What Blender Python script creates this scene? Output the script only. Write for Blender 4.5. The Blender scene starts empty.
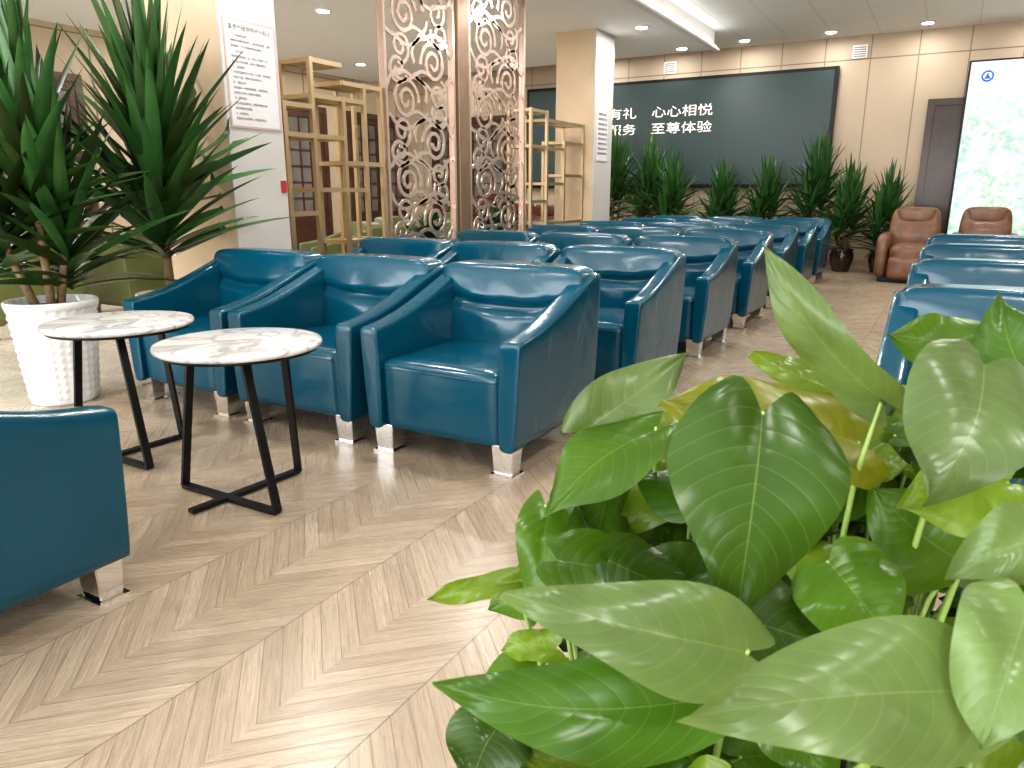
import bpy, bmesh, math, random
from mathutils import Vector, Matrix, Euler
random.seed(7)
sc = bpy.context.scene
COL = sc.collection
PI = math.pi

# ------------------------------------------------------------------ materials
class NT:
    def __init__(s, mat):
        mat.use_nodes = True
        s.t = mat.node_tree; s.n = s.t.nodes; s.l = s.t.links
        s.b = s.n.get("Principled BSDF"); s.out = s.n.get("Material Output")
    def node(s, typ, **kw):
        n = s.n.new(typ)
        for k, v in kw.items(): setattr(n, k, v)
        return n
    def put(s, sock, v):
        if isinstance(v, bpy.types.NodeSocket): s.l.new(v, sock)
        else: sock.default_value = v
    def m(s, op, a, b=0.0, c=0.0):
        n = s.node("ShaderNodeMath", operation=op)
        s.put(n.inputs[0], a); s.put(n.inputs[1], b); s.put(n.inputs[2], c)
        return n.outputs[0]
    def mix(s, f, a, b):
        n = s.node("ShaderNodeMix", data_type='RGBA')
        s.put(n.inputs[0], f); s.put(n.inputs[6], a); s.put(n.inputs[7], b)
        return n.outputs[2]
    def xyz(s, v):
        n = s.node("ShaderNodeSeparateXYZ"); s.l.new(v, n.inputs[0]); return n.outputs
    def comb(s, x, y, z=0.0):
        n = s.node("ShaderNodeCombineXYZ")
        s.put(n.inputs[0], x); s.put(n.inputs[1], y); s.put(n.inputs[2], z); return n.outputs[0]
    def noise(s, vec, scale=5, detail=3, dist=0.0):
        n = s.node("ShaderNodeTexNoise"); s.l.new(vec, n.inputs["Vector"])
        n.inputs["Scale"].default_value = scale; n.inputs["Detail"].default_value = detail
        n.inputs["Distortion"].default_value = dist
        return n.outputs[0]
    def obj(s): return s.node("ShaderNodeTexCoord").outputs["Object"]
    def bump(s, h, strength=.1, dist=.01):
        n = s.node("ShaderNodeBump"); n.inputs["Strength"].default_value = strength
        n.inputs["Distance"].default_value = dist; s.l.new(h, n.inputs["Height"])
        s.l.new(n.outputs[0], s.b.inputs["Normal"])
def rgb(*c): return (c[0], c[1], c[2], 1.0)
def mk(name, col, rough=.5, metal=0., coat=0., var=.12, scale=6., bump=0., bscale=80., emit=0., ecol=None):
    m = bpy.data.materials.new(name); t = NT(m)
    v = t.obj()
    f = t.noise(v, scale, 3)
    f = t.m('MULTIPLY_ADD', t.m('SUBTRACT', f, .5), 2.2, .5)
    a = [x*(1-var) for x in col]; b = [min(1, x*(1+var)) for x in col]
    t.put(t.b.inputs["Base Color"], t.mix(f, rgb(*a), rgb(*b)))
    t.b.inputs["Roughness"].default_value = rough
    t.b.inputs["Metallic"].default_value = metal
    t.b.inputs["Coat Weight"].default_value = coat
    t.b.inputs["Coat Roughness"].default_value = .12
    if bump: t.bump(t.noise(v, bscale, 2), bump, .004)
    if emit:
        t.b.inputs["Emission Color"].default_value = rgb(*(ecol or col)); t.b.inputs["Emission Strength"].default_value = emit
    return m

M = {}
def teal_mat():
    m = mk("teal_leather", (.0008, .062, .104), .18, 0, .15, .06, 4); t = NT(m)
    t.b.inputs["Specular IOR Level"].default_value = .42
    v = t.obj()
    h = t.m('ADD', t.m('MULTIPLY', t.noise(v, 5, 2, .5), 1.0), t.m('MULTIPLY', t.noise(v, 240, 2), .025))
    t.bump(h, .4, .015)
    return m
M['teal'] = teal_mat()
M['olive'] = mk("olive_leather", (.13, .15, .05), .4, 0, .1, .15, 5, .1, 200)
M['brown'] = mk("brown_leather", (.17, .078, .040), .38, 0, .15, .3, 9, .35, 40)
M['darkred'] = mk("dark_red_leather", (.10, .022, .014), .38, 0, .15, .2, 6, .15, 160)
M['chrome'] = mk("chrome", (.85, .85, .85), .05, 1., var=.03)
M['black'] = mk("black_metal", (.008, .008, .009), .4, .3)
M['gold'] = mk("satin_brass", (.58, .46, .30), .28, .85, var=.06)
M['rose'] = mk("rose_gold_metal", (.62, .48, .42), .25, .85, var=.06)
M['post'] = mk("bronze_post", (.25, .165, .11), .35, .5)
M['white'] = mk("white_ceramic", (.72, .72, .71), .25, 0, .3, .03)
M['ceil'] = mk("ceiling_paint", (.94, .94, .94), .8, var=.01)
M['trimwhite'] = mk("white_trim", (.8, .8, .8), .4, var=.02)
M['pillar'] = mk("beige_stone", (.58, .44, .30), .4, 0, .1, .08, 2.5)
M['pillarlit'] = mk("lit_side_stone", (.50, .48, .46), .35, 0, .1, .05, 2.5)  # pillar stone with the light on its side put into a paler grey
M['soil'] = mk("soil", (.03, .02, .012), .9, var=.5, scale=40, bump=.6, bscale=60)
M['darkpot'] = mk("dark_glazed_pot", (.035, .018, .012), .2, 0, .5)
M['cane'] = mk("cane_bark", (.22, .15, .08), .8, var=.3, scale=30, bump=.5, bscale=40)
M['wood'] = mk("brown_wood", (.07, .03, .02), .35, 0, .2, .3, 8)
M['darkwood'] = mk("dark_wood", (.045, .02, .012), .4, 0, .2, .3, 8)
M['glass'] = mk("tinted_pane", (.16, .15, .13), .12, var=.3, scale=2)
M['paper'] = mk("poster_paper", (.60, .59, .59), .5, var=.03)
M['border'] = mk("poster_border", (.50, .36, .34), .5, var=.05)
M['ink'] = mk("ink", (.19, .17, .18), .6)
M['skirt'] = mk("baseboard", (.35, .25, .17), .4)
M['ventm'] = mk("vent_grey", (.3, .28, .26), .5)
M['red'] = mk("red_petals", (.42, .03, .025), .4)
M['lens'] = mk("lamp_lens", (1, .97, .92), .5, emit=14, ecol=(1, .97, .91))
M['fillglow'] = mk("fill_glow_strip", (1, .98, .95), .5, emit=4, ecol=(1, .98, .94))  # glow for the added strip that brightens the ceiling
M['letter'] = mk("screen_letters", (.6, .52, .5), .5, emit=1.0, ecol=(1.0, .86, .82))
M['blueink'] = mk("blue_emblem", (.02, .09, .5), .5, emit=.4, ecol=(.03, .12, .65))

def strap_mat(name, c1, c2, rough=.35):
    m = bpy.data.materials.new(name); t = NT(m)
    at = t.node("ShaderNodeVertexColor"); at.layer_name = "Col"
    f = t.noise(t.obj(), 9, 2)
    base = t.mix(f, rgb(*c1), rgb(*c2))
    mm = t.node("ShaderNodeMix", data_type='RGBA', blend_type='MULTIPLY'); mm.inputs[0].default_value = 1
    t.put(mm.inputs[6], base); t.put(mm.inputs[7], at.outputs[0])
    t.put(t.b.inputs["Base Color"], mm.outputs[2])
    t.b.inputs["Roughness"].default_value = rough
    return m
M['drac'] = strap_mat("dracaena_leaf", (.024, .078, .02), (.05, .14, .033))

def pothos_mat():
    m = bpy.data.materials.new("pothos_leaf"); t = NT(m)
    at = t.node("ShaderNodeVertexColor"); at.layer_name = "Col"
    uv = t.node("ShaderNodeUVMap"); uv.uv_map = "UVMap"
    o = t.xyz(uv.outputs[0]); S, T = o[0], o[1]
    aT = t.m('ABSOLUTE', T)
    mid = t.m('LESS_THAN', aT, .012)
    w = t.m('FRACT', t.m('MULTIPLY', t.m('SUBTRACT', S, t.m('MULTIPLY', aT, .26)), 11.0))
    tri = t.m('ABSOLUTE', t.m('SUBTRACT', w, .5))
    n = t.noise(t.obj(), 13, 3, .3)
    var = t.m('MULTIPLY_ADD', n, .9, .55)
    g = t.node("ShaderNodeMix", data_type='RGBA', blend_type='MULTIPLY'); g.inputs[0].default_value = 1
    t.put(g.inputs[6], at.outputs[0]); t.put(g.inputs[7], t.comb(var, var, var))
    base = t.mix(t.m('MULTIPLY', mid, .18), g.outputs[2], rgb(.5, .62, .22))
    base = t.mix(t.m('MULTIPLY', t.m('GREATER_THAN', tri, .475), .10), base, rgb(.5, .62, .22))
    t.put(t.b.inputs["Base Color"], base)
    t.b.inputs["Roughness"].default_value = .30
    t.b.inputs["Specular IOR Level"].default_value = .55
    h = t.m('MULTIPLY_ADD', t.m('POWER', t.m('MULTIPLY', tri, 2.0), 2.0), -.25, t.m('MULTIPLY', n, 1.4))
    t.bump(h, .22, .004)
    tr = t.node("ShaderNodeBsdfTranslucent")
    yl = t.node("ShaderNodeMix", data_type='RGBA', blend_type='MULTIPLY'); yl.inputs[0].default_value = 1
    t.put(yl.inputs[6], base); t.put(yl.inputs[7], rgb(1.35, 1.25, .6)); t.put(tr.inputs[0], yl.outputs[2])
    ms = t.node("ShaderNodeMixShader"); ms.inputs[0].default_value = .45
    t.l.new(t.b.outputs[0], ms.inputs[1]); t.l.new(tr.outputs[0], ms.inputs[2]); t.l.new(ms.outputs[0], t.out.inputs[0])
    return m
M['pothos'] = pothos_mat()
M['stem'] = mk("pothos_stem", (.32, .45, .13), .4, var=.2)

def marble():
    m = bpy.data.materials.new("white_marble"); t = NT(m)
    v = t.obj()
    n = t.noise(v, 3.2, 7, 1.3)
    r = t.m('ABSOLUTE', t.m('SUBTRACT', n, .5))
    vein = t.m('SUBTRACT', 1.0, t.m('MINIMUM', t.m('MULTIPLY', r, 20.0), 1.0))
    n2 = t.noise(v, 4, 4, 1.0)
    vein = t.m('MULTIPLY', vein, t.m('MULTIPLY', n2, 1.3))
    t.put(t.b.inputs["Base Color"], t.mix(vein, rgb(.64, .63, .62), rgb(.27, .25, .245)))
    t.b.inputs["Roughness"].default_value = .15
    return m
M['marble'] = marble()

def floor_mat():
    m = bpy.data.materials.new("chevron_floor"); t = NT(m)
    o = t.xyz(t.obj()); x, y = o[0], o[1]
    cw = .23; pw = .066
    col = t.m('FLOOR', t.m('DIVIDE', x, cw))
    tri = t.m('PINGPONG', x, cw)
    v = t.m('ADD', y, tri)
    iv = t.m('DIVIDE', v, pw)
    idx = t.m('FLOOR', iv); fv = t.m('FRACT', iv)
    wn = t.node("ShaderNodeTexWhiteNoise"); wn.noise_dimensions = '2D'
    t.l.new(t.comb(col, idx), wn.inputs["Vector"]); rnd = wn.outputs["Value"]
    gv = t.comb(t.m('MULTIPLY', tri, 6.0), t.m('MULTIPLY', v, 60.0), t.m('MULTIPLY', rnd, 37.0))
    g = t.noise(gv, 1.5, 6, .9)
    g2 = t.noise(t.comb(t.m('MULTIPLY', tri, 10.0), t.m('MULTIPLY', v, 170.0), t.m('MULTIPLY', rnd, 11.0)), 1.0, 3)
    g = t.m('MULTIPLY_ADD', t.m('SUBTRACT', g, .5), 2.4, .5)
    a = t.mix(rnd, rgb(.35, .275, .20), rgb(.45, .365, .275))
    a = t.mix(t.m('MULTIPLY', g, .42), a, rgb(.18, .13, .09))
    a = t.mix(t.m('MULTIPLY', t.m('GREATER_THAN', g2, .56), .25), a, rgb(.11, .078, .055))
    j = t.m('LESS_THAN', fv, .05)
    j2 = t.m('LESS_THAN', t.m('FRACT', t.m('DIVIDE', x, cw*2)), .008)
    a = t.mix(t.m('MULTIPLY', j, .55), a, rgb(.10, .07, .045))
    a = t.mix(t.m('MULTIPLY', j2, .7), a, rgb(.10, .07, .045))
    tx = t.m('FRACT', t.m('DIVIDE', x, .8)); ty = t.m('FRACT', t.m('DIVIDE', y, .8))
    tj = t.m('MAXIMUM', t.m('LESS_THAN', tx, .006), t.m('LESS_THAN', ty, .006))
    cloud = t.noise(t.obj(), 1.6, 5, .8)
    tile = t.mix(cloud, rgb(.60, .55, .47), rgb(.45, .40, .33))
    tile = t.mix(tj, tile, rgb(.3, .26, .2))
    a = t.mix(t.m('LESS_THAN', x, -4.02), a, tile)
    t.put(t.b.inputs["Base Color"], a)
    t.put(t.b.inputs["Roughness"], t.m('MULTIPLY_ADD', g, .08, .24))
    t.b.inputs["Specular IOR Level"].default_value = .42
    t.bump(t.m('MULTIPLY', j, -1.0), .2, .002)
    return m
M['floor'] = floor_mat()

def wall_mat(name, ax, c, seam=.62):
    m = bpy.data.materials.new(name); t = NT(m)
    ob = t.obj(); o = t.xyz(ob)
    j = t.m('LESS_THAN', t.m('FRACT', t.m('DIVIDE', t.m('ADD', o[ax], .07), seam)), .022)
    hz = t.m('LESS_THAN', t.m('ABSOLUTE', t.m('SUBTRACT', o[2], 2.98)), .008)
    f = t.noise(ob, 1.4, 3)
    a = t.mix(f, rgb(*[k*.93 for k in c]), rgb(*[k*1.05 for k in c]))
    a = t.mix(t.m('MAXIMUM', j, hz), a, rgb(*[k*.4 for k in c]))
    t.put(t.b.inputs["Base Color"], a); t.b.inputs["Roughness"].default_value = .5
    return m
M['wallfar'] = wall_mat("beige_wall_panels", 0, (.51, .405, .295))
M['wallside'] = wall_mat("beige_side_panels", 1, (.5, .40, .28), 1.2)

def ceil_tile():
    m = bpy.data.materials.new("grid_ceiling"); t = NT(m)
    ob = t.obj(); o = t.xyz(ob)
    j = t.m('MAXIMUM', t.m('LESS_THAN', t.m('FRACT', t.m('DIVIDE', o[0], .6)), .02), t.m('LESS_THAN', t.m('FRACT', t.m('DIVIDE', o[1], .6)), .02))
    f = t.noise(ob, 60, 2)
    a = t.mix(f, rgb(.89, .89, .88), rgb(.95, .95, .94))
    a = t.mix(j, a, rgb(.76, .75, .74))
    t.put(t.b.inputs["Base Color"], a); t.b.inputs["Roughness"].default_value = .7
    return m
M['ceilgrid'] = ceil_tile()

def screen_mat():
    m = bpy.data.materials.new("dark_led_surface"); t = NT(m)
    ob = t.obj(); f = t.noise(ob, .6, 3)
    a = t.mix(f, rgb(.018, .033, .033), rgb(.032, .052, .05))
    t.put(t.b.inputs["Base Color"], a); t.b.inputs["Roughness"].default_value = .4
    t.put(t.b.inputs["Emission Color"], a); t.b.inputs["Emission Strength"].default_value = .4
    return m
M['screen'] = screen_mat()

def lightbox_mat():
    m = bpy.data.materials.new("glowing_landscape_picture"); t = NT(m)
    ob = t.obj(); o = t.xyz(ob)
    n = t.noise(ob, 3.5, 6, .5); n2 = t.noise(ob, 14, 5, .3); n3 = t.noise(ob, 1.6, 3)
    top = t.m('SUBTRACT', 1.0, t.m('MINIMUM', t.m('MAXIMUM', t.m('MULTIPLY', t.m('SUBTRACT', o[2], 2.0), 1.6), 0.0), 1.0))
    zone = t.m('MULTIPLY', t.m('MINIMUM', t.m('MAXIMUM', t.m('MULTIPLY', t.m('SUBTRACT', n, .41), 8.0), 0.0), 1.0), top)
    ff = t.m('MINIMUM', t.m('MAXIMUM', t.m('MULTIPLY_ADD', t.m('SUBTRACT', n2, .5), 4.0, .5), 0.0), 1.0)
    tree = t.mix(ff, rgb(.15, .42, .2), rgb(.85, .9, .55))
    sky = t.mix(n3, rgb(.55, .80, .90), rgb(.95, 1, 1))
    a = t.mix(t.m('MULTIPLY', zone, .58), sky, tree)
    t.put(t.b.inputs["Base Color"], rgb(.02, .02, .02))
    t.put(t.b.inputs["Emission Color"], a); t.b.inputs["Emission Strength"].default_value = 1.0
    t.b.inputs["Roughness"].default_value = .4
    return m
M['lightbox'] = lightbox_mat()

# ------------------------------------------------------------------ geometry helpers
def finish(name, bm, mat, parent=None, loc=(0, 0, 0), rot=(0, 0, 0), smooth=True, mats=None, angle=None, recalc=True):
    if recalc: bmesh.ops.recalc_face_normals(bm, faces=bm.faces[:])
    me = bpy.data.meshes.new(name); bm.to_mesh(me); bm.free()
    for k in (mats or [mat]): me.materials.append(k)
    if smooth:
        for f in me.polygons: f.use_smooth = True
    o = bpy.data.objects.new(name, me); COL.objects.link(o)
    o.location = loc; o.rotation_euler = rot
    if parent: o.parent = parent
    return o
def tag(o, label, cat, group=None, kind=None):
    o["label"] = label; o["category"] = cat
    if group: o["group"] = group
    if kind: o["kind"] = kind
def empty(name, loc, rz, label, cat, group=None):
    o = bpy.data.objects.new(name, None); COL.objects.link(o); o.empty_display_size = .1
    o.location = loc; o.rotation_euler = (0, 0, rz); tag(o, label, cat, group); return o
def box(bm, x0, x1, y0, y1, z0, z1):
    vs = [bm.verts.new(v) for v in [(x0,y0,z0),(x1,y0,z0),(x1,y1,z0),(x0,y1,z0),(x0,y0,z1),(x1,y0,z1),(x1,y1,z1),(x0,y1,z1)]]
    for f in [(0,3,2,1),(4,5,6,7),(0,1,5,4),(1,2,6,5),(2,3,7,6),(3,0,4,7)]: bm.faces.new([vs[i] for i in f])
    return vs
def boxobj(name, mat, b, parent=None, bevel=0.):
    bm = bmesh.new(); box(bm, *b)
    if bevel: bmesh.ops.bevel(bm, geom=bm.edges[:], offset=bevel, segments=2, affect='EDGES', profile=.5)
    return finish(name, bm, mat, parent, smooth=False)
def structure(name, mat, b):
    o = boxobj(name, mat, b); o["kind"] = "structure"; return o
def superbox(c, h, k=8, n=8, fn=None, bm=None):
    tmp = bmesh.new(); bmesh.ops.create_cube(tmp, size=2)
    bmesh.ops.subdivide_edges(tmp, edges=tmp.edges[:], cuts=n, use_grid_fill=True)
    for v in tmp.verts:
        p = v.co.copy()
        q = (abs(p.x)**k + abs(p.y)**k + abs(p.z)**k) ** (1/k)
        p = p / q
        if fn: p = fn(p)
        v.co = (c[0]+p.x*h[0], c[1]+p.y*h[1], c[2]+p.z*h[2])
    return tmp
def tube(bm, pts, r, seg=8, cap=True):
    pts = [Vector(p) for p in pts]; rings = []
    rs = r if isinstance(r, (list, tuple)) else [r]*len(pts)
    ref = Vector((0, 0, 1))
    d0 = (pts[1]-pts[0]).normalized()
    if abs(d0.z) > .95: ref = Vector((1, 0, 0))
    side = d0.cross(ref).normalized()
    for i, p in enumerate(pts):
        d = (pts[min(i+1, len(pts)-1)]-pts[max(i-1, 0)]).normalized()
        side = (side-d*side.dot(d)).normalized(); up = side.cross(d)
        rings.append([bm.verts.new(p+(side*math.cos(a)+up*math.sin(a))*rs[i]) for a in [2*PI*j/seg for j in range(seg)]])
    for a, b in zip(rings, rings[1:]):
        for j in range(seg): bm.faces.new([a[j], a[(j+1) % seg], b[(j+1) % seg], b[j]])
    if cap: bm.faces.new(rings[0]); bm.faces.new(rings[-1])
def bar(bm, p0, p1, w, th, up):
    p0, p1, up = Vector(p0), Vector(p1), Vector(up)
    d = (p1-p0).normalized(); s = d.cross(up).normalized(); u = s.cross(d)
    vs = []
    for p in (p0, p1):
        for a, b in ((-1,-1),(1,-1),(1,1),(-1,1)): vs.append(bm.verts.new(p+s*a*w/2+u*b*th/2))
    for f in [(0,1,2,3),(7,6,5,4),(0,4,5,1),(1,5,6,2),(2,6,7,3),(3,7,4,0)]: bm.faces.new([vs[i] for i in f])
def lathe(bm, prof, seg=32, mod=None):
    rings = []
    for (r, z) in prof:
        ring = []
        for j in range(seg):
            a = 2*PI*j/seg; rr = r*(mod(a, z) if mod else 1)
            ring.append(bm.verts.new((rr*math.cos(a), rr*math.sin(a), z)))
        rings.append(ring)
    for a, b in zip(rings, rings[1:]):
        for j in range(seg): bm.faces.new([a[j], a[(j+1) % seg], b[(j+1) % seg], b[j]])
    bm.faces.new(rings[0][::-1]); bm.faces.new(rings[-1])
def text(body, size, mat, loc, rot, parent, name="lettering", align='LEFT', extr=.002, bold=0., sx=1.):
    cu = bpy.data.curves.new(name, 'FONT'); cu.body = body; cu.size = size; cu.extrude = extr; cu.offset = bold
    cu.align_x = align; cu.align_y = 'CENTER'
    tmp = bpy.data.objects.new("tmp_text", cu); COL.objects.link(tmp)
    dg = bpy.context.evaluated_depsgraph_get(); dg.update()
    me = bpy.data.meshes.new_from_object(tmp.evaluated_get(dg))
    bpy.data.objects.remove(tmp); bpy.data.curves.remove(cu)
    me.materials.clear(); me.materials.append(mat)
    o = bpy.data.objects.new(name, me); COL.objects.link(o); o.location = loc; o.rotation_euler = rot; o.scale = (sx, 1, 1)
    if parent:
        o.parent = parent; o.matrix_parent_inverse = Matrix.Identity(4)
    return o
def clone(root, loc, rz, label=None, meshmap=None):
    n = root.copy(); COL.objects.link(n); n.location = loc; n.rotation_euler = (0, 0, rz)
    if label: n["label"] = label
    def rec(a, b):
        for ch in a.children:
            c = ch.copy(); COL.objects.link(c); c.parent = b
            if meshmap and c.data and c.type == 'MESH': c.data = meshmap(c.data)
            rec(ch, c)
    rec(root, n)
    return n

# ------------------------------------------------------------------ room
structure("floor", M['floor'], (-9.5, 4.5, -4, 12.6, -.1, 0))
structure("wall_far", M['wallfar'], (-9.6, 4.6, 12.6, 12.75, -.1, 3.4))
structure("wall_left", M['wallside'], (-9.65, -9.5, -4, 12.6, -.1, 3.4))
structure("wall_right", M['wallside'], (4.5, 4.65, -4, 12.6, -.1, 3.4))
def window_wall(name, pos, a0, a1, n):
    bm = bmesh.new()
    def bx(u0, u1, z0, z1): box(bm, u0, u1, pos-.12, pos, z0, z1)
    bx(a0, a1, -.1, .3); bx(a0, a1, 2.95, 3.4)
    st = (a1-a0)/n
    for i in range(n+1):
        u = a0+i*st; bx(max(a0, u-.2), min(a1, u+.2), .3, 2.95)
    o = finish(name, bm, M['wallside'], smooth=False); o["kind"] = "structure"
    for i in range(n):
        bm = bmesh.new(); u0 = a0+i*st+.2; u1 = u0+st-.4
        for k in range(4):
            u = u0+(u1-u0)*k/3; box(bm, u-.025, u+.025, pos-.09, pos-.04, .3, 2.95)
        for z in (.32, 2.92): box(bm, u0, u1, pos-.09, pos-.04, z-.025, z+.025)
        w = finish("window_%d" % (i+1), bm, M['trimwhite'], smooth=False); w["kind"] = "structure"
window_wall("wall_back", -4, -9.5, 4.5, 4)
structure("ceiling", M['ceilgrid'], (-9.5, 4.5, -4, 12.6, 3.3, 3.4))
structure("ceiling_dropped", M['ceil'], (-9.5, -3.2, -4, 11.2, 3.05, 3.3))
structure("baseboard_far", M['skirt'], (-9.5, 4.5, 12.585, 12.6, 0, .1))
structure("baseboard_left", M['skirt'], (-9.5, -9.485, -4, 12.6, 0, .1))
structure("trim_1", M['trimwhite'], (-3.2, -3.12, -4, 11.2, 3.03, 3.06))
structure("ceiling_fill_strip", M['fillglow'], (-3.195, -3.15, -4, 11.15, 3.065, 3.09))  # added glowing strip on the soffit, lifts the upper ceiling

def pillar(x0, x1, y0, y1, h, label):
    r = empty("pillar", ((x0+x1)/2, (y0+y1)/2, 0), 0, label, "pillar")
    w, d = (x1-x0)/2, (y1-y0)/2
    boxobj("shaft", M['pillar'], (-w, w-.02, -d, d, 0, h), r, .004)
    boxobj("lit_side", M['pillarlit'], (w-.02, w, -d, d, 0, h), r, .003)  # thin slab whose paler colour stands for light on this side
    return r
P1 = pillar(-4.85, -4.05, 3.39, 3.85, 3.05, "square beige stone pillar, one side coloured paler for the light")
P2 = pillar(-4.6, -4.05, 9.06, 9.64, 3.05, "square beige stone pillar beside the metal shelf")

# poster on pillar
R90 = (PI/2, 0, PI/2)
po = empty("poster", (-4.046, 3.62, 1.83), 0, "white plant care notice with pinkish border and Chinese text", "poster")
boxobj("border", M['border'], (-.004, .003, -.208, .208, -.325, .325), po)
boxobj("sheet", M['paper'], (.003, .0045, -.196, .196, -.313, .313), po)
text("富贵竹植物养护小贴士", .0345, M['ink'], (.0055, 0, .275), R90, po, "title", 'CENTER', .0003, 0)
lines = ["一、日常养护事项", "放置在光线明亮的地方，避免阳光直射，保持", "良好通风，叶片表面经常喷水保湿。", "二、浇水方法", "春秋季每周浇水一次，夏季三天浇水一次，",
         "冬季减少浇水次数，保持土壤微湿即可。", "三、温度要求", "生长适宜温度为十八至二十五度，冬季室温", "不低于十度，避免冷风直吹叶片。", "四、施肥方法", "每月施用一次稀薄液体肥，以氮肥为主，",
         "促进叶片生长，保持叶色浓绿。", "五、修剪清洁", "及时剪去枯黄叶片，用湿布擦拭叶面，", "保持植株清洁美观。", "六、病虫防治", "发现病叶及时摘除，注意通风透光。"]
for i, tx in enumerate(lines):
    text(tx, .0162, M['ink'], (.0055, -.165, .228-i*.031), R90, po, "text_line", 'LEFT', .0003)
rs = empty("warning_sign", (-4.046, 3.815, 1.14), 0, "small red warning sign on the pillar edge", "sign")
boxobj("plate", M['red'], (-.004, .004, -.024, .024, -.04, .04), rs, .002)
sn = empty("notice", (-4.046, 9.3, 1.82), 0, "small white paper notice on the far pillar", "notice")
boxobj("sheet", M['paper'], (-.004, .004, -.17, .17, -.32, .32), sn)
for i in range(9):
    text("温馨提示请勿吸烟" if i == 0 else "请保持安静爱护公物", .032, M['ink'], (.006, 0, .25-i*.06), R90, sn, "text_line", 'CENTER', .0006)

# far wall screen
ls = empty("led_screen", (-4.3, 12.5, 0), 0, "large dark wall screen with white Chinese lettering", "screen")
boxobj("bezel", M['black'], (-2.62, 2.6, -.02, .095, 1.18, 2.9), ls, .006)
boxobj("display", M['screen'], (-2.57, 2.55, -.03, -.02, 1.23, 2.85), ls)
for z, a, b in ((2.38, "贴心有礼", "心心相悦"), (2.12, "卓越服务", "至尊体验")):
    text(a, .19, M['letter'], (-.50, -.0312, z), (PI/2, 0, 0), ls, "lettering", 'RIGHT', .0008, 0, 1.36)
    text(b, .19, M['letter'], (-.245, -.0312, z), (PI/2, 0, 0), ls, "lettering", 'LEFT', .0008, 0, 1.36)
# bright display
lb = empty("display_screen", (.88, 12.35, 0), 0, "bright display screen with a pale tree landscape in black frame", "screen")
boxobj("frame", M['black'], (-.93, .93, -.04, .06, .12, 2.81), lb, .008)
boxobj("picture", M['lightbox'], (-.905, .905, -.05, -.04, .145, 2.785), lb)
bm = bmesh.new()
pts = [(math.cos(a)*.062, 0, math.sin(a)*.062) for a in [2*PI*i/24 for i in range(25)]]
tube(bm, pts, .012, 6, False)
vs = [bm.verts.new(q) for q in [(-.04, -.004, -.035), (.04, -.004, -.035), (.018, -.004, .0), (0, -.004, .045), (-.018, -.004, .0)]]; bm.faces.new(vs)
finish("emblem", bm, M['blueink'], lb, (-.70, -.055, 2.60), smooth=False)
# doors
def wood_door(name, cx, cy, facing, w, h, lattice, mat='wood'):
    bm = bmesh.new()
    box(bm, -w/2-.09, -w/2, -.05, .03, 0, h+.09); box(bm, w/2, w/2+.09, -.05, .03, 0, h+.09); box(bm, -w/2, w/2, -.05, .03, h, h+.09)
    if lattice:
        for s in (-1, 1):
            x0, x1 = (-w/2, -.005) if s < 0 else (.005, w/2)
            box(bm, x0, x1, -.03, .01, 0, .75); box(bm, x0, x1, -.03, .01, h-.1, h)
            box(bm, x0, x0+.08, -.03, .01, .75, h-.1); box(bm, x1-.08, x1, -.03, .01, .75, h-.1)
            for k in range(1, 3):
                xx = x0+.08+(x1-x0-.16)*k/3; box(bm, xx-.012, xx+.012, -.028, .0, .75, h-.1)
            for k in range(1, 6):
                zz = .75+(h-.85)*k/6; box(bm, x0+.08, x1-.08, -.027, .0, zz-.012, zz+.012)
        o = finish(name, bm, M[mat], smooth=False)
        g = boxobj("door_glass", M['glass'], (-w/2+.02, w/2-.02, -.012, -.004, .76, h-.11), o)
    else:
        box(bm, -w/2, w/2, -.02, .01, 0, h)
        for z0, z1 in ((.15, 1.0), (1.15, h-.15)): box(bm, -w/2+.12, w/2-.12, -.035, -.02, z0, z1)
        o = finish(name, bm, M[mat], smooth=False)
        k = superbox((w/2-.08, -.06, 1.02), (.05, .02, .02), 3, 3); finish("handle", k, M['gold'], o)
    o.location = (cx, cy, 0); o.rotation_euler = (0, 0, facing); o["kind"] = "structure"
    return o
wood_door("door_1", .05, 12.55, 0, .9, 2.28, False, 'darkwood')
wood_door("door_2", -9.45, 9.0, PI/2, 1.7, 2.4, True)
wood_door("door_3", -9.45, 11.3, PI/2, 1.5, 2.4, True)
wood_door("door_4", -9.45, 4.8, PI/2, 1.7, 2.4, True)
wood_door("door_5", -8.2, 12.55, 0, 1.6, 2.4, True)
# vents
for x in (-1.45, -4.3):
    r = empty("air_vent", (x, 12.59, 3.08), 0, "small square grey air vent on beige wall", "vent", "wall air vents")
    bm = bmesh.new(); box(bm, -.1, .1, -.02, .01, -.09, .09); finish("frame", bm, M['trimwhite'], r, smooth=False)
    bm = bmesh.new()
    for k in range(5): box(bm, -.08, .08, -.03, -.02, -.07+k*.03, -.055+k*.03)
    finish("louver", bm, M['ventm'], r, smooth=False)

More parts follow.
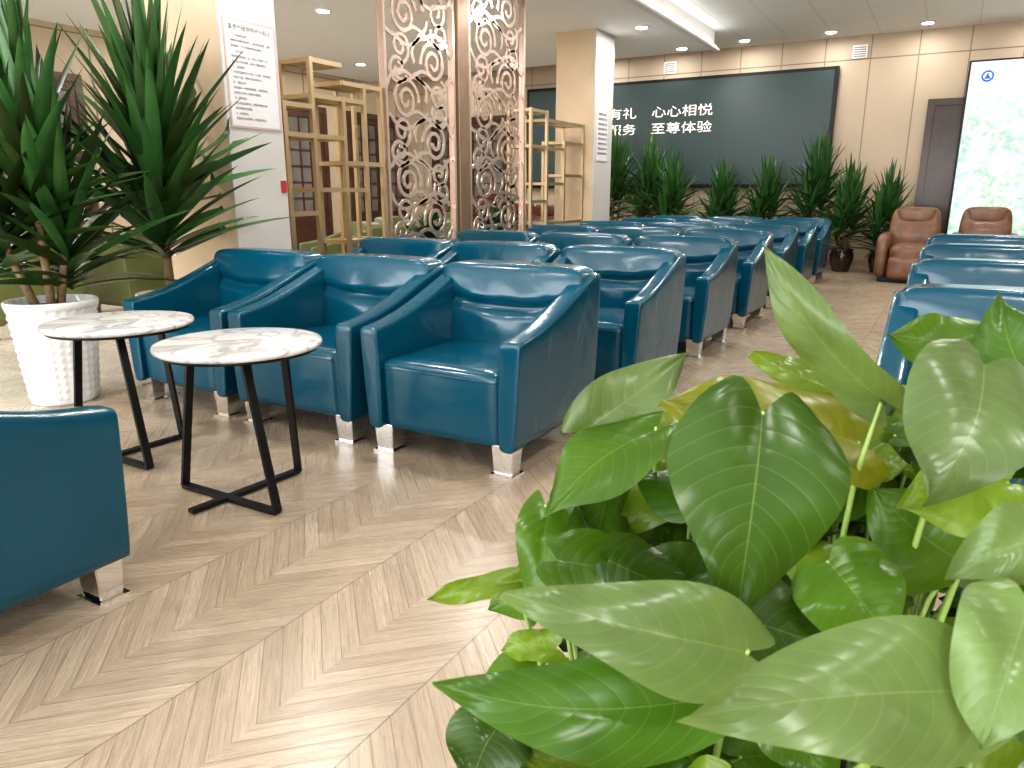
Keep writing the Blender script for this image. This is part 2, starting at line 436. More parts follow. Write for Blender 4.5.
# downlights
protos = {}
def downlight(x, y, z, power=26):
    if power not in protos:
        r = empty("ceiling_downlight", (x, y, z), 0, "round recessed ceiling downlight, lit", "light", "ceiling downlights")
        bm = bmesh.new(); lathe(bm, [(.1, 0), (.1, -.008), (.075, -.012), (.07, -.004)], 24); finish("trim_ring", bm, M['trimwhite'], r)
        bm = bmesh.new(); lathe(bm, [(.068, -.006), (.066, -.016)], 24); finish("lens", bm, M['lens'], r)
        ld = bpy.data.lights.new("downlight_lamp", 'AREA'); ld.shape = 'DISK'; ld.size = .16; ld.energy = power; ld.color = (1, .975, .93)
        lo = bpy.data.objects.new("lamp", ld); COL.objects.link(lo); lo.location = (0, 0, -.03); lo.parent = r
        protos[power] = r
    else: clone(protos[power], (x, y, z), 0)
for y in (-1.5, .9, 3.3, 5.5, 7.4, 9.27, 10.85): downlight(-3.55, y, 3.05)
for y in (1.5, 4.2, 6.7, 9.0, 10.8):
    downlight(-6.3, y, 3.05)
for y in (2.5, 6.7, 9.6): downlight(-8.3, y, 3.05)
for x in (-8.5, -5.4, -4.2, -3.0, -1.8, -.6, .8): downlight(x, 12.1, 3.3, 8)
for x in (-1.6, .6, 2.8):
    for y in (0.0, 3.2, 6.4, 9.4):
        if (x, y) != (-1.6, 0.0): downlight(x, y, 3.3)

# ------------------------------------------------------------------ armchair
def build_chair(loc, rz, label):
    r = empty("armchair", loc, rz, label, "chair", "teal leather armchairs")
    ys = [0, .004, .014, .12, .22, .32, .42, .5, .57, .63, .68, .725, .742, .75]
    hs = [.543, .550, .554, .566, .588, .618, .653, .684, .711, .733, .748, .754, .752, .745]
    for sx in (1, -1):
        bm = bmesh.new(); rings = []
        for i, (y, h) in enumerate(zip(ys, hs)):
            sec = [(.292,.13),(.290,.30),(.298,h-.03),(.300,h-.008),(.306,h-.001),(.345,h),(.383,h-.001),(.390,h-.008),(.392,h-.028),(.381,.34),(.363,.116),(.356,.110),(.300,.110)]
            k = {0: .94, 1: .985, 12: .985, 13: .94}.get(i, 1.)
            cx = .342; cz = (h+.12)/2
            inz = 1-(1-k)*.2
            rings.append([bm.verts.new((sx*(cx+(a-cx)*k), y, cz+(b-cz)*inz)) for a, b in sec])
        n = len(rings[0])
        for a, b in zip(rings, rings[1:]):
            for j in range(n): bm.faces.new([a[j], a[(j+1) % n], b[(j+1) % n], b[j]])
        bm.faces.new(rings[0]); bm.faces.new(rings[-1])
        o = finish("armrest", bm, M['teal'], r)
        sm = o.modifiers.new("s", 'SUBSURF'); sm.levels = 1; sm.render_levels = 1
    def sf(p):
        q = p.copy()
        if p.z > 0: q.z += .12*(1-p.x**2)*(1-p.y**2)
        if p.y < 0: q.y -= .015*(1-p.x**2)*(1-p.z**2)
        if p.y < 0: q.y += .04*(1-p.z)*.5
        return q
    seat = finish("seat_cushion", superbox((0, .31, .264), (.298, .305, .155), 16, 14, sf), M['teal'], r)
    bm = bmesh.new()
    tube(bm, [(-.286+.572*i/12, .007-.005*math.sin(PI*i/12), .384+.004*math.sin(PI*i/12)) for i in range(13)], .0028, 6)
    finish("seam", bm, M['teal'], seat)
    def bf(p):
        q = p.copy(); z = p.z
        if p.y < .2:
            wgt = min(1, (.2-p.y)/1.0)
            zc = .38+.16*(p.x**2)
            pin = math.exp(-((z-zc)/.06)**2)*(1-abs(p.x)**3)
            puff = .28*(1-p.x**2)*(1-((z-.0)/1.)**2)
            cr = .06*math.sin(p.x*9+z*4)*math.exp(-((z-zc)/.25)**2)*(1-p.x**2)
            low = -.75*(1-z)*.5
            q.y += wgt*(.6*pin - puff + low + cr)
        if p.z > 0: q.z += .02*(1-p.x**2)
        q.x *= (1-.05*(1-p.z)*.5)
        return q
    back = finish("backrest", superbox((0, .668, .458), (.378, .086, .322), 12, 32, bf), M['teal'], r)
    bm = bmesh.new()
    tube(bm, [(-.24+.48*i/16, .604-.014*(1-((i-8)/8)**2), .580+.05*(((i-8)/8)*.63)**2) for i in range(17)], .0025, 6)
    finish("stitching", bm, M['teal'], back)
    for sx in (-1, 1):
        for y in (.06, .69):
            bm = bmesh.new()
            t, b = .05, .042
            vs = [bm.verts.new(v) for v in [(-b,-.034,.01),(b,-.034,.01),(b,.034,.01),(-b,.034,.01),(-t,-.04,.13),(t,-.04,.13),(t,.04,.13),(-t,.04,.13)]]
            for f in [(0,3,2,1),(4,5,6,7),(0,1,5,4),(1,2,6,5),(2,3,7,6),(3,0,4,7)]: bm.faces.new([vs[i] for i in f])
            bmesh.ops.bevel(bm, geom=bm.edges[:], offset=.003, segments=2, affect='EDGES')
            box(bm, -.054, .054, -.046, .046, 0, .01)
            finish("leg", bm, M['chrome'], r, (sx*.30, y, 0), smooth=False)
    return r
LBL = "teal leather armchair with sloping arms and chrome feet"
CY = [3.11, 4.38, 5.65, 6.92, 8.19, 9.46, 10.62]
chair = build_chair((-1.72, CY[0]-.76, 0), 0, "glossy teal leather armchair at the aisle end of its row")
for i, yy in enumerate(CY):
    for j, xx in enumerate((-1.72, -2.55, -3.37)):
        if i == 0 and j == 0: continue
        lb_ = "teal leather armchair beside a round marble side table" if i == 0 else LBL
        clone(chair, (xx, yy-.76, 0), 0, lb_)
for i, yy in enumerate(CY[:4]):
    for xx in (.24, 1.06):
        clone(chair, (xx, yy-.76, 0), 0, "teal leather armchair across the aisle, in a facing-forward row")
clone(chair, (-2.23, 1.10, 0), PI, "teal leather armchair facing the marble side tables")
# olive chairs in lounge behind
cache = {}
def olive(me):
    if me.name in cache: return cache[me.name]
    n = me.copy()
    if n.materials[0] == M['teal']: n.materials[0] = M['olive']
    cache[me.name] = n; return n
for (x, y, rz) in [(-6.3, 7.2, -1.2), (-7.3, 7.9, -1.2), (-6.9, 3.2, -1.57), (-6.9, 4.3, -1.57), (-7.5, 1.9, -1.0), (-7.6, 9.9, -.8), (-8.6, 4.4, 1.4), (-6.0, 5.9, -.6)]:
    n = clone(chair, (x, y, 0), rz, "olive green leather armchair on pale tiles", olive); n["group"] = "olive leather armchairs"

# ------------------------------------------------------------------ marble tables
def build_table(loc):
    r = empty("side_table", loc, 0, "round white marble side table on black metal legs", "table", "marble side tables")
    bm = bmesh.new(); lathe(bm, [(.27, .560), (.287, .564), (.291, .573), (.288, .582), (.276, .584)], 64); finish("tabletop", bm, M['marble'], r)
    bm = bmesh.new(); lathe(bm, [(.255, .550), (.272, .551), (.274, .562), (.255, .563)], 64); finish("top_rim", bm, M['black'], r)
    A = Vector((-.26, -.10, .012)); B = Vector((.24, -.10, .012)); C = Vector((0, .23, .012)); D = Vector((-.03, -.25, .012))
    bm = bmesh.new(); bar(bm, A, B, .032, .014, (0, 0, 1)); bar(bm, D, C, .032, .0141, (0, 0, 1)); finish("base_bar", bm, M['black'], r, smooth=False)
    for f, t, w in ((A, (-.17, -.08, .55), (0, 1, 0)), (B, (.10, -.07, .55), (0, 1, 0)), (C, (.09, .12, .55), (1, 0, 0))):
        bm = bmesh.new(); bar(bm, f, t, .032, .012, Vector(w).cross(Vector(t)-f)); finish("leg", bm, M['black'], r, smooth=False)
    return r
tb = build_table((-2.16, 1.77, 0))
clone(tb, (-2.95, 1.82, 0), 0, "round white marble side table near the white planter")
for (x, y) in ((-5.9, 1.9), (-5.7, 4.5), (-5.1, 5.5)):
    r = empty("coffee_table", (x, y, 0), 0, "low round dark wooden coffee table on pale tiles", "table", "dark coffee tables")
    bm = bmesh.new(); lathe(bm, [(.33, .43), (.35, .44), (.35, .465), (.34, .475)], 32); finish("tabletop", bm, M['darkwood'], r)
    bm = bmesh.new(); lathe(bm, [(.035, .03), (.03, .2), (.04, .43)], 16); finish("column", bm, M['black'], r)
    bm = bmesh.new(); lathe(bm, [(.22, 0), (.22, .012), (.05, .035)], 32); finish("base", bm, M['black'], r)

# ------------------------------------------------------------------ strap-leaf plants
def strap(bm, lay, base, d, L, W, droop, twist, colr, lim=None, seg=9):
    d = Vector(d).normalized(); base = Vector(base)
    horiz = Vector((d.x, d.y, 0)); horiz = horiz.normalized() if horiz.length > .01 else Vector((1, 0, 0))
    prev = None; side0 = Vector((-horiz.y, horiz.x, 0)); side0 = (side0+Vector((0, 0, twist))).normalized()
    for i in range(seg+1):
        s = i/seg
        p = base+d*L*s+Vector((0, 0, -1))*droop*L*s**2.2+horiz*droop*.25*L*s*s
        w = W*min(1, .45+s*2.2)*(1 if s < .4 else (1-((s-.4)/.6)**1.7))
        tan = (d+Vector((0, 0, -1))*droop*2.2*s**1.2).normalized()
        side = (side0-tan*side0.dot(tan)).normalized(); nor = side.cross(tan)
        if nor.z < 0: nor = -nor
        tri = [p-side*w/2+nor*w*.13, p-nor*w*.05, p+side*w/2+nor*w*.13]
        if lim: tri = [lim(q) for q in tri]
        row = [bm.verts.new(q) for q in tri]
        if prev:
            for a in (0, 1):
                f = bm.faces.new([prev[a], prev[a+1], row[a+1], row[a]])
                for lp in f.loops: lp[lay] = colr
        prev = row
def dracaena(name, loc, heads, n, L, W, pot, label, group=None, pot_h=.5, pot_r=.2, seed=1, lim=None, elr=92, bright=1., stiff=1.):
    rnd = random.Random(seed)
    r = empty(name, loc, 0, label, "plant", group)
    lf = (lambda q: Vector(lim(q.x+loc[0], q.y+loc[1], q.z))-Vector((loc[0], loc[1], 0))) if lim else None
    bm = bmesh.new()
    if pot == 'white':
        prof = [(pot_r*.74, 0), (pot_r*.77, .01)]
        nb = 60
        for i in range(1, nb):
            f = i/nb; prof.append((pot_r*(.77+.21*f), .01+(pot_h-.05)*f))
        prof += [(pot_r*1.0, pot_h-.04), (pot_r*1.03, pot_h-.035), (pot_r*1.04, pot_h-.01), (pot_r*1.02, pot_h), (pot_r*.95, pot_h), (pot_r*.9, pot_h-.05)]
        lathe(bm, prof, 168, lambda a, z: 1+.035*max(0, math.cos(a*14+z*75))*max(0, math.cos(a*14-z*75))+.03*max(0, -math.cos(a*14+z*75))*max(0, -math.cos(a*14-z*75)) if .02 < z < pot_h-.045 else 1)
        finish("pot", bm, M['white'], r)
    else:
        lathe(bm, [(pot_r*.7, 0), (pot_r*.75, .02), (pot_r*1.0, pot_h*.55), (pot_r*1.02, pot_h*.75), (pot_r*.88, pot_h*.9), (pot_r*1.0, pot_h), (pot_r*.86, pot_h), (pot_r*.8, pot_h-.05)], 32)
        finish("pot", bm, M['darkpot'], r)
    bm = bmesh.new(); lathe(bm, [(pot_r*.84, pot_h-.06), (pot_r*.84, pot_h-.04), (pot_r*.4, pot_h-.03)], 24); finish("soil", bm, M['soil'], r)
    fb = bmesh.new(); lay = fb.loops.layers.color.new("Col")
    cb = bmesh.new()
    for (hx, hy, hz) in heads:
        tube(cb, [(hx*.35, hy*.35, pot_h-.06), (hx*.8, hy*.8, (pot_h+hz)/2), (hx, hy, hz)], [.024, .02, .018], 8)
        for i in range(n):
            f = i/n
            el = math.radians(87-elr*f**1.15+rnd.uniform(-6, 6)); az = i*2.39996+rnd.uniform(-.25, .25)
            b = (hx, hy, hz+.12-.46*f)
            d = (math.cos(az)*math.cos(el), math.sin(az)*math.cos(el), math.sin(el))
            k = rnd.uniform(.55, 1.6)*bright; g = rnd.uniform(0, .4)
            strap(fb, lay, b, d, L*rnd.uniform(.75, 1.08)*(1-.22*f), W*rnd.uniform(.85, 1.15), (rnd.uniform(-.02, .10)+.12*f)*stiff, rnd.uniform(-.6, .6), (k*(1+g), k, k*.9, 1), lf)
    finish("cane", cb, M['cane'], r)
    finish("foliage", fb, M['drac'], r, recalc=False)
    return r
def lim_p(x, y, z):
    if -4.95 < x < -3.95 and y > 3.37: y = 3.37-.02*math.sin(x*40+z*9)**2
    return (x, y, min(z, 3.0))
def lim_w(x, y, z): return (x, min(y, 12.43), z)
dracaena("potted_dracaena", (-4.10, 2.17, 0), [(0, 0, 1.24), (-.18, -.12, 1.02), (.0, .12, .92)], 60, .86, .078, 'white',
         "tall spiky dracaena in a white diamond-relief ceramic pot", None, .55, .215, 3, lim_p, 76, 1.05, 1.0)
dracaena("potted_dracaena", (-4.14, 2.92, 0), [(0, 0, 1.32), (.03, -.04, 1.04)], 76, 1.05, .082, 'white',
         "tall spiky dracaena in white pot against the pillar", None, .5, .2, 5, lim_p, 70, 1.1, .8)
G2 = "dracaenas along the far wall"
for i, (x, y, h, L) in enumerate([(-4.9, 11.8, 1.35, .85), (-4.3, 11.85, 1.25, .8), (-3.85, 11.6, 1.1, .66), (-3.12, 11.85, 1.02, .64), (-2.46, 11.85, 1.05, .64), (-1.78, 11.95, 1.25, .80), (-1.30, 11.7, .95, .62), (-.80, 11.75, .9, .6)]):
    dracaena("potted_dracaena", (x, y, 0), [(0, 0, h), (.10, .05, h*.84), (-.08, -.05, h*.68)], 50, L, .058, 'dark', "spiky green dracaena in a dark glazed pot by the far wall", G2, .32, .16, 20+i, lim_w, 86, 3.0)

# flowering plants in the lounge
def flower_plant(loc, seed):
    rnd = random.Random(seed)
    r = empty("flowering_plant", loc, 0, "bushy green plant with red flowers in a white pot", "plant", "red flowering plants")
    bm = bmesh.new(); lathe(bm, [(.13, 0), (.2, .5), (.21, .6), (.18, .6), (.17, .55)], 32); finish("pot", bm, M['white'], r)
    fb = bmesh.new(); lay = fb.loops.layers.color.new("Col")
    for i in range(90):
        el = rnd.uniform(.2, 1.5); az = rnd.uniform(0, 6.28)
        strap(fb, lay, (0, 0, .56+rnd.uniform(0, .12)), (math.cos(az)*math.cos(el), math.sin(az)*math.cos(el), math.sin(el)), rnd.uniform(.25, .5), .07, rnd.uniform(.2, .5), 0, (2.2, 2, 1, 1), None, 5)
    finish("foliage", fb, M['drac'], r, recalc=False)
    for i in range(9):
        az = rnd.uniform(0, 6.28); ra = rnd.uniform(.05, .3); z = rnd.uniform(.85, 1.15)
        bm = bmesh.new()
        for k in range(6):
            a = k*PI/3; c = Vector((math.cos(az)*ra, math.sin(az)*ra, z))
            vs = [bm.verts.new(c+Vector(v)) for v in [(0, 0, 0), (math.cos(a-.4)*.04, math.sin(a-.4)*.04, .025), (math.cos(a)*.07, math.sin(a)*.07, .03), (math.cos(a+.4)*.04, math.sin(a+.4)*.04, .025)]]
            bm.faces.new(vs)
        tube(bm, [c, c*0.98+Vector((0, 0, .03))], .012, 6)
        finish("flower", bm, M['red'], r)
    return r
for k, (x, y) in enumerate([(-4.9, 6.7), (-5.5, 9.2), (-4.95, 7.9), (-7.9, 6.6)]): flower_plant((x, y, 0), 40+k)

# ------------------------------------------------------------------ metal shelves
def shelf_unit(loc, rz, ups, shelves, label):
    r = empty("display_shelf", loc, rz, label, "shelf")
    bm = bmesh.new(); t = .016; dp = .28
    for w, h0, h1 in ups:
        for y in (0, dp): box(bm, w-t, w+t, y-t, y+t, h0, h1)
    finish("upright_frame", bm, M['gold'], r, smooth=False)
    for (a, b, h) in shelves:
        bm = bmesh.new()
        for y in (0, dp): box(bm, a, b, y-t*.8, y+t*.8, h-t, h+t)
        for x in (a, b): box(bm, x-t*.8, x+t*.8, 0, dp, h-t*.98, h+t*.98)
        box(bm, a, b, .01, dp-.01, h-.005, h+.005)
        finish("shelf_board", bm, M['gold'], r, smooth=False)
    return r
shelf_unit((-4.10, 3.89, 0), PI/2,
    [(0.02, 0, 1.72), (.30, 0, 2.04), (.62, .42, 1.80), (.86, 0, 1.92), (1.06, 0, 1.92)],
    [(.02, 1.06, .10), (.02, .62, .42), (.62, 1.06, .72), (.02, .3, .95), (.3, .86, 1.12), (.62, 1.06, 1.32), (.02, .62, 1.5), (.02, .3, 1.70), (.3, .62, 2.02), (.3, .86, 1.78), (.62, 1.06, 1.90)],
    "open gold metal display shelf with stepped compartments")
shelf_unit((-4.12, 7.5, 0), PI/2,
    [(0.02, 0, 2.0), (.4, .4, 2.0), (.85, 0, 1.7), (1.38, 0, 1.92)],
    [(.02, 1.38, .1), (.02, .85, .42), (.4, 1.38, .75), (.02, .4, 1.0), (.4, .85, 1.2), (.85, 1.38, 1.3), (.02, .85, 1.6), (.02, .4, 1.98), (.85, 1.38, 1.68), (.4, 1.38, 1.9)],
    "open gold metal display shelf next to the far pillar")

# ------------------------------------------------------------------ carved screens
def ribbon2d(bm, pts, w, th):
    n = len(pts); rows = []
    for i, (x, z) in enumerate(pts):
        a = pts[max(0, i-1)]; b = pts[min(n-1, i+1)]
        dx, dz = b[0]-a[0], b[1]-a[1]; l = math.hypot(dx, dz) or 1; nx, nz = -dz/l*w/2, dx/l*w/2
        rows.append([bm.verts.new((x+nx, -th/2, z+nz)), bm.verts.new((x-nx, -th/2, z-nz)), bm.verts.new((x-nx, th/2, z-nz)), bm.verts.new((x+nx, th/2, z+nz))])
    for a, b in zip(rows, rows[1:]):
        for j in range(4): bm.faces.new([a[j], a[(j+1) % 4], b[(j+1) % 4], b[j]])
    bm.faces.new(rows[0]); bm.faces.new(rows[-1])
def carved(loc, W, H, seed, label):
    r = empty("carved_metal_screen", loc, PI/2, label, "room divider", "carved metal screens")
    bm = bmesh.new(); t = .03
    for x in (t/2, W-t/2): box(bm, x-t/2, x+t/2, -.03, .03, 0, H)
    for z in (t/2, H-t/2): box(bm, t, W-t, -.0298, .0298, z-t/2, z+t/2)
    finish("frame", bm, M['rose'], r, smooth=False)
    rnd = random.Random(seed); bm = bmesh.new()
    def cl(x, z): return (min(W-.02, max(.02, x)), min(H-.02, max(.02, z)))
    def curl(cx, cz, R, sg, ph, turns, w):
        pts = []
        for k in range(50):
            f = k/49; a = ph+sg*f*turns*2*PI; rr = R*(1-.84*f)
            pts.append(cl(cx+rr*math.cos(a), cz+rr*math.sin(a)))
        ribbon2d(bm, pts, w, .012)
    nz = 9; ch = (H-.06)/nz
    for j in range(nz):
        cz = .03+(j+.5)*ch
        big = (.30*W, .76*W) if j % 2 else (.70*W, .24*W)
        R = .25*W; sg = 1 if j % 2 else -1; ph = rnd.uniform(-.5, .5)+(0 if j % 2 else PI)
        curl(big[0], cz, R*.72, sg, ph, 2.0, .031)
        lob = []
        for k in range(90):
            f = k/89; a = ph+sg*f*1.9*PI; rr = R*(.95+.16*abs(math.sin(f*4.5*PI)))
            lob.append(cl(big[0]+rr*math.cos(a)*1.15, cz+rr*math.sin(a)*.84))
        ribbon2d(bm, lob, .031, .0118)
        curl(big[1], cz+ch*.24, R*.53, -sg, ph+1.2, 1.5, .029)
        curl(big[1]+.04*sg, cz-ch*.27, R*.51, sg, ph+2.6, 1.5, .0291)
        tl = []
        for k in range(24):
            f = k/23; tl.append(cl(big[0]+(big[1]-big[0])*f*1.25, cz-ch*.46+.05*math.sin(f*PI*2.0)+.02))
        ribbon2d(bm, tl, .03, .0119)
    finish("scroll_pattern", bm, M['rose'], r, smooth=False)
    return r
carved((-4.1, 4.99, 0), 1.0, 3.05, 1, "rose gold metal screen laser-cut with swirling clouds")
carved((-4.1, 6.22, 0), 1.08, 3.05, 2, "rose gold cloud-pattern metal screen beside bronze post")
r = empty("divider_post", (-4.1, 6.105, 0), 0, "tall bronze post between two carved screens", "post")
boxobj("post_shaft", M['post'], (-.05, .05, -.085, .085, 0, 3.05), r, .005)

# ------------------------------------------------------------------ recliners
def recliner(loc):
    r = empty("recliner_chair", loc, 0, "brown leather recliner armchair near the wall plants", "recliner", "brown recliners")
    def ff(p):
        q = p.copy()
        if p.z > 0: q.z += .12*(1-p.x**2)
        return q
    for s in (-1, 1):
        finish("armrest", superbox((s*.31, .42, .31), (.075, .40, .26), 6, 8, ff), M['brown'], r)
    finish("seat", superbox((0, .34, .34), (.235, .34, .12), 6, 8, ff), M['brown'], r)
    finish("footrest", superbox((0, .03, .19), (.225, .06, .14), 6, 6), M['brown'], r)
    finish("backrest", superbox((0, .78, .58), (.30, .12, .34), 6, 10, lambda p: Vector((p.x*(1-.08*max(0, p.z)), p.y-.2*math.cos(p.z*6.0)*(p.y < 0)*(1-p.x**2)*.6+.35*p.z, p.z))), M['brown'], r)
    finish("headrest", superbox((0, .755, .82), (.23, .07, .10), 5, 6), M['brown'], r)
    boxobj("base", M['black'], (-.33, .33, .12, .8, 0, .07), r, .01)
    return r
rc = recliner((-.40, 10.45, 0))
clone(rc, (.40, 10.95, 0), 0, "brown leather recliner armchair beside another recliner")
cache2 = {}
def dred(me):
    if me.name in cache2: return cache2[me.name]
    n = me.copy()
    if n.materials[0] == M['brown']: n.materials[0] = M['darkred']
    cache2[me.name] = n; return n
for (x, y) in ((-5.6, 10.0), (-6.6, 10.9), (-7.6, 11.2)):
    n = clone(rc, (x, y, 0), 0, "dark red leather recliner in the rear lounge", dred); n["group"] = "dark red recliners"

# ------------------------------------------------------------------ pothos planter
YAW = math.radians(30.1)
ca, sa = math.cos(YAW), math.sin(YAW)
OX, OY = .40, .86
wx, wy = OX*ca-OY*sa, OX*sa+OY*ca
pt = empty("potted_pothos", (wx, wy, 0), YAW, "lush green pothos with glossy heart-shaped leaves in white planter", "plant")
bm = bmesh.new()
box(bm, -.36, .36, -.16, .26, 0, .26)
bmesh.ops.bevel(bm, geom=bm.edges[:], offset=.01, segments=2, affect='EDGES')
finish("planter_box", bm, M['white'], pt, smooth=False)
boxobj("soil", M['soil'], (-.34, .34, -.14, .24, .26, .266), pt)

def leaf(bm, cl, uvl, base, tip, W, nor, colr, curl=.12, fold=.18, ns=18, nt=10):
    base, tip = Vector(base), Vector(tip); ax = tip-base; L = ax.length; d = ax/L
    nor = Vector(nor); nor = (nor-d*nor.dot(d)).normalized(); side = d.cross(nor).normalized()
    ph = random.uniform(0, 6)
    grid = []
    bend = random.uniform(-.09, .09)
    for i in range(ns+1):
        s = (i/ns)**1.1; row = []
        if s < .33: f = math.sqrt(max(0, 1-((.33-s)/.39)**2))
        else:
            u = (s-.33)/.67; f = max(0, 1-u**1.7)**1.08
        for j in range(nt+1):
            t = -1+2*j/nt
            back = -.15*math.sin(abs(t)*PI*.72)*(1-s)**2.5
            w = W/2*f*t
            z = fold*abs(w)*(1-.5*abs(t)) - curl*L*(s-.35)**2*1.6 - .12*abs(t)**3*W*.5 + .012*math.sin(s*8+ph+t*1.5)*abs(t)
            p = base+d*L*(s+back)+side*(w+bend*L*math.sin(PI*s))+nor*z
            row.append((bm.verts.new(p), s, t))
        grid.append(row)
    for i in range(ns):
        for j in range(nt):
            q = [grid[i][j], grid[i][j+1], grid[i+1][j+1], grid[i+1][j]]
            f = bm.faces.new([k[0] for k in q])
            for lp, k in zip(f.loops, q): lp[cl] = colr; lp[uvl].uv = (k[1], k[2])
C = {'mid': (.23, .36, .085), 'dark': (.15, .27, .055), 'pale': (.40, .49, .29), 'lime': (.43, .53, .15), 'gold': (.50, .52, .13), 'bright': (.31, .45, .11)}
leaves = [
 ((.232,.652,.905),(.193,.552,.752),.158,'mid',(0,-1,.35)),
 ((.400,.807,.825),(.169,.773,.893),.155,'gold',(0,-.5,.8)),
 ((.435,.663,.949),(.350,.575,.858),.125,'pale',(-.1,-.6,.8)),
 ((.373,.721,.892),(.232,.707,1.036),.066,'pale',(-.55,-.8,-.2)),
 ((.499,.674,.910),(.495,.750,1.004),.085,'mid',(-.5,-.8,.3)),
 ((.094,.905,.805),(.229,.931,.904),.09,'pale',(.3,-.7,.6)),
 ((.105,.948,.770),(.193,.963,.829),.06,'mid',(0,-1,.3)),
 ((.174,.859,.826),(.026,.788,.753),.11,'bright',(-.4,-.5,.8)),
 ((.040,.834,.732),(.021,.754,.619),.07,'bright',(-.2,-1,.4)),
 ((.193,.527,.741),(.000,.522,.804),.09,'pale',(.1,-.7,.7)),
 ((.152,.517,.702),(-.066,.521,.717),.085,'mid',(0,-.75,.7)),
 ((.316,.432,.775),(.1125,.386,.794),.095,'pale',(0,-.7,.75)),
 ((.35,.447,.833),(.291,.381,.775),.08,'pale',(-.3,-.8,.5)),
 ((.407,.505,.857),(.329,.497,.825),.06,'pale',(0,-.7,.7)),
 ((-.012,.640,.580),(-.04,.581,.553),.09,'mid',(0,-.6,.8)),
 ((.004,.811,.644),(-.106,.806,.624),.038,'lime',(0,-.7,.7)),
 ((.423,.868,.862),(.298,.882,.915),.075,'lime',(0,-.8,.5)),
 ((.543,.833,.925),(.438,.838,.947),.085,'bright',(0,-.8,.6)),
 ((.228,.892,.755),(.131,.830,.714),.09,'lime',(0,-.6,.8)),
 ((.484,.727,.715),(.398,.746,.789),.13,'bright',(0,-1,.3)),
 ((.106,.727,.715),(.203,.716,.674),.08,'mid',(0,-.8,.6)),
 ((.146,.949,.776),(.09,.766,.669),.09,'bright',(0,-.5,.8)),
 ((.322,.681,.739),(.367,.617,.690),.12,'bright',(0,-.8,.6)),
 ((.19,.671,.70),(.32,.617,.690),.11,'mid',(0,-.6,.8)),
 ((.074,.598,.617),(.178,.587,.573),.09,'mid',(0,-.8,.6)),
 ((.052,.727,.715),(.182,.713,.663),.08,'bright',(0,-.7,.7)),
 ((.614,.931,.904),(.53,.942,.948),.06,'pale',(0,-.8,.5)),
 ((.505,.702,.818),(.393,.697,.798),.10,'lime',(0,-.6,.8)),
 ((.147,.761,.647),(.285,.772,.691),.10,'mid',(0,-.8,.6)),
 ((.14,.648,.612),(.121,.587,.573),.09,'mid',(0,-.8,.6)),
]
bm = bmesh.new(); cl = bm.loops.layers.color.new("Col"); uvl = bm.loops.layers.uv.new("UVMap")
sb = bmesh.new(); off = Vector((OX, OY, 0))
def petiole(b, nrm=(0, -.6, .8)):
    b = Vector(b)-Vector(nrm).normalized()*.004; root = Vector((max(.08, min(.72, b.x*.8+.08)), max(.74, min(1.05, b.y*.5+.46)), .26))
    m1 = root.lerp(b, .5)+Vector((0, .02, .02)); m2 = root.lerp(b, .85)+Vector((0, .02, .0))
    tube(sb, [root-off, m1-off, m2-off, b-off], [.0045, .0038, .003, .0018], 6)
for (b, t, w, cname, nrm) in leaves:
    k = random.uniform(.9, 1.15); c = C[cname]
    leaf(bm, cl, uvl, Vector(b)-off, Vector(t)-off, w, nrm, (c[0]*k, c[1]*k, c[2]*k, 1), random.uniform(.1, .35), random.uniform(.1, .35))
    petiole(b, nrm)
rr = random.Random(11)
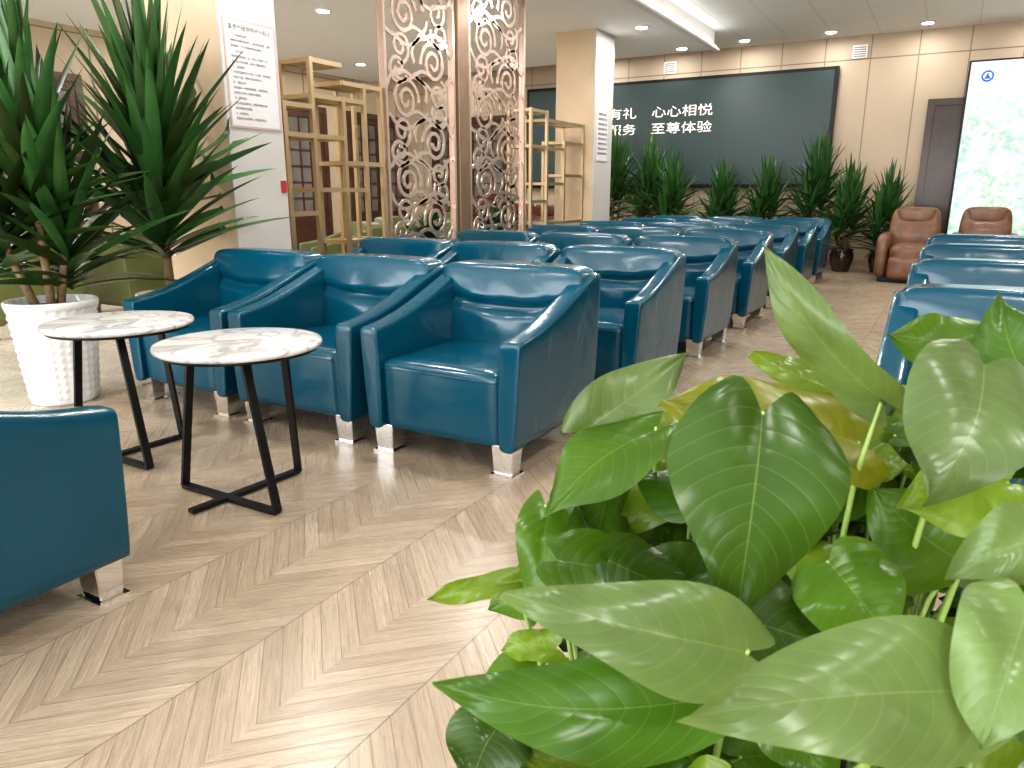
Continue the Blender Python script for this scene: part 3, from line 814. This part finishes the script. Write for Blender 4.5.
for i in range(270):
    x = rr.uniform(.03, .80); low = i >= 200
    if low: y = rr.uniform(.56, .76); z = rr.uniform(.44, .60)
    else:
        y = rr.uniform(.68, 1.05); hmax = .74+.11*min(1, (x-.03)/.4)
        z = hmax-.03-rr.random()**1.3*.34
        if z > .60 and y < .80: y += .12
        if x < .14 and z > .74: z -= .08
    a = rr.uniform(0, 2*PI); e = rr.uniform(-.7, .2); L = rr.uniform(.06, .14)
    d = Vector((math.cos(a)*math.cos(e), math.sin(a)*math.cos(e), math.sin(e)))*L
    cname = rr.choice(['dark', 'mid', 'mid', 'bright', 'bright', 'lime', 'pale']); c = C[cname]; k = rr.uniform(.85, 1.15)
    b = Vector((x, y, z)); leaf(bm, cl, uvl, b-off, b+d-off, L*rr.uniform(.62, .8), (rr.uniform(-.5, .5), -.6, .8), (c[0]*k, c[1]*k, c[2]*k, 1), rr.uniform(.05, .35), rr.uniform(.05, .35), 12, 6)
    if i % 2 == 0: petiole(b)
finish("foliage", bm, M['pothos'], pt, recalc=False)
finish("stem", sb, M['stem'], pt)

# ------------------------------------------------------------------ light, world, camera
w = bpy.data.worlds.new("World"); sc.world = w; w.use_nodes = True
bg = w.node_tree.nodes["Background"]; bg.inputs[0].default_value = (.97, .98, 1, 1); bg.inputs[1].default_value = 2.2
for (loc, rot, sx, sy, e) in [((-2.5, -3.8, 1.5), (PI/2+.45, 0, 0), 11, 2.2, 470)]:
    ld = bpy.data.lights.new("window_fill", 'AREA'); ld.shape = 'RECTANGLE'; ld.size = sx; ld.size_y = sy; ld.energy = e; ld.color = (.95, .98, 1)  # added fill lamp inside the back windows, tilted up to brighten the ceiling
    lo = bpy.data.objects.new("window_fill", ld); COL.objects.link(lo); lo.location = loc; lo.rotation_euler = rot
cd = bpy.data.cameras.new("camera"); cam = bpy.data.objects.new("camera", cd); COL.objects.link(cam)
cam.location = (0, 0, 1.1); cam.rotation_euler = (math.radians(75.5), 0, YAW); cd.lens = 26.02; cd.sensor_width = 36; cd.clip_start = .02
cd.dof.use_dof = True; cd.dof.focus_distance = 3.0; cd.dof.aperture_fstop = 14
sc.camera = cam
sc.view_settings.view_transform = 'Standard'
try: sc.view_settings.look = 'Medium High Contrast'
except Exception: pass
sc.view_settings.exposure = .12
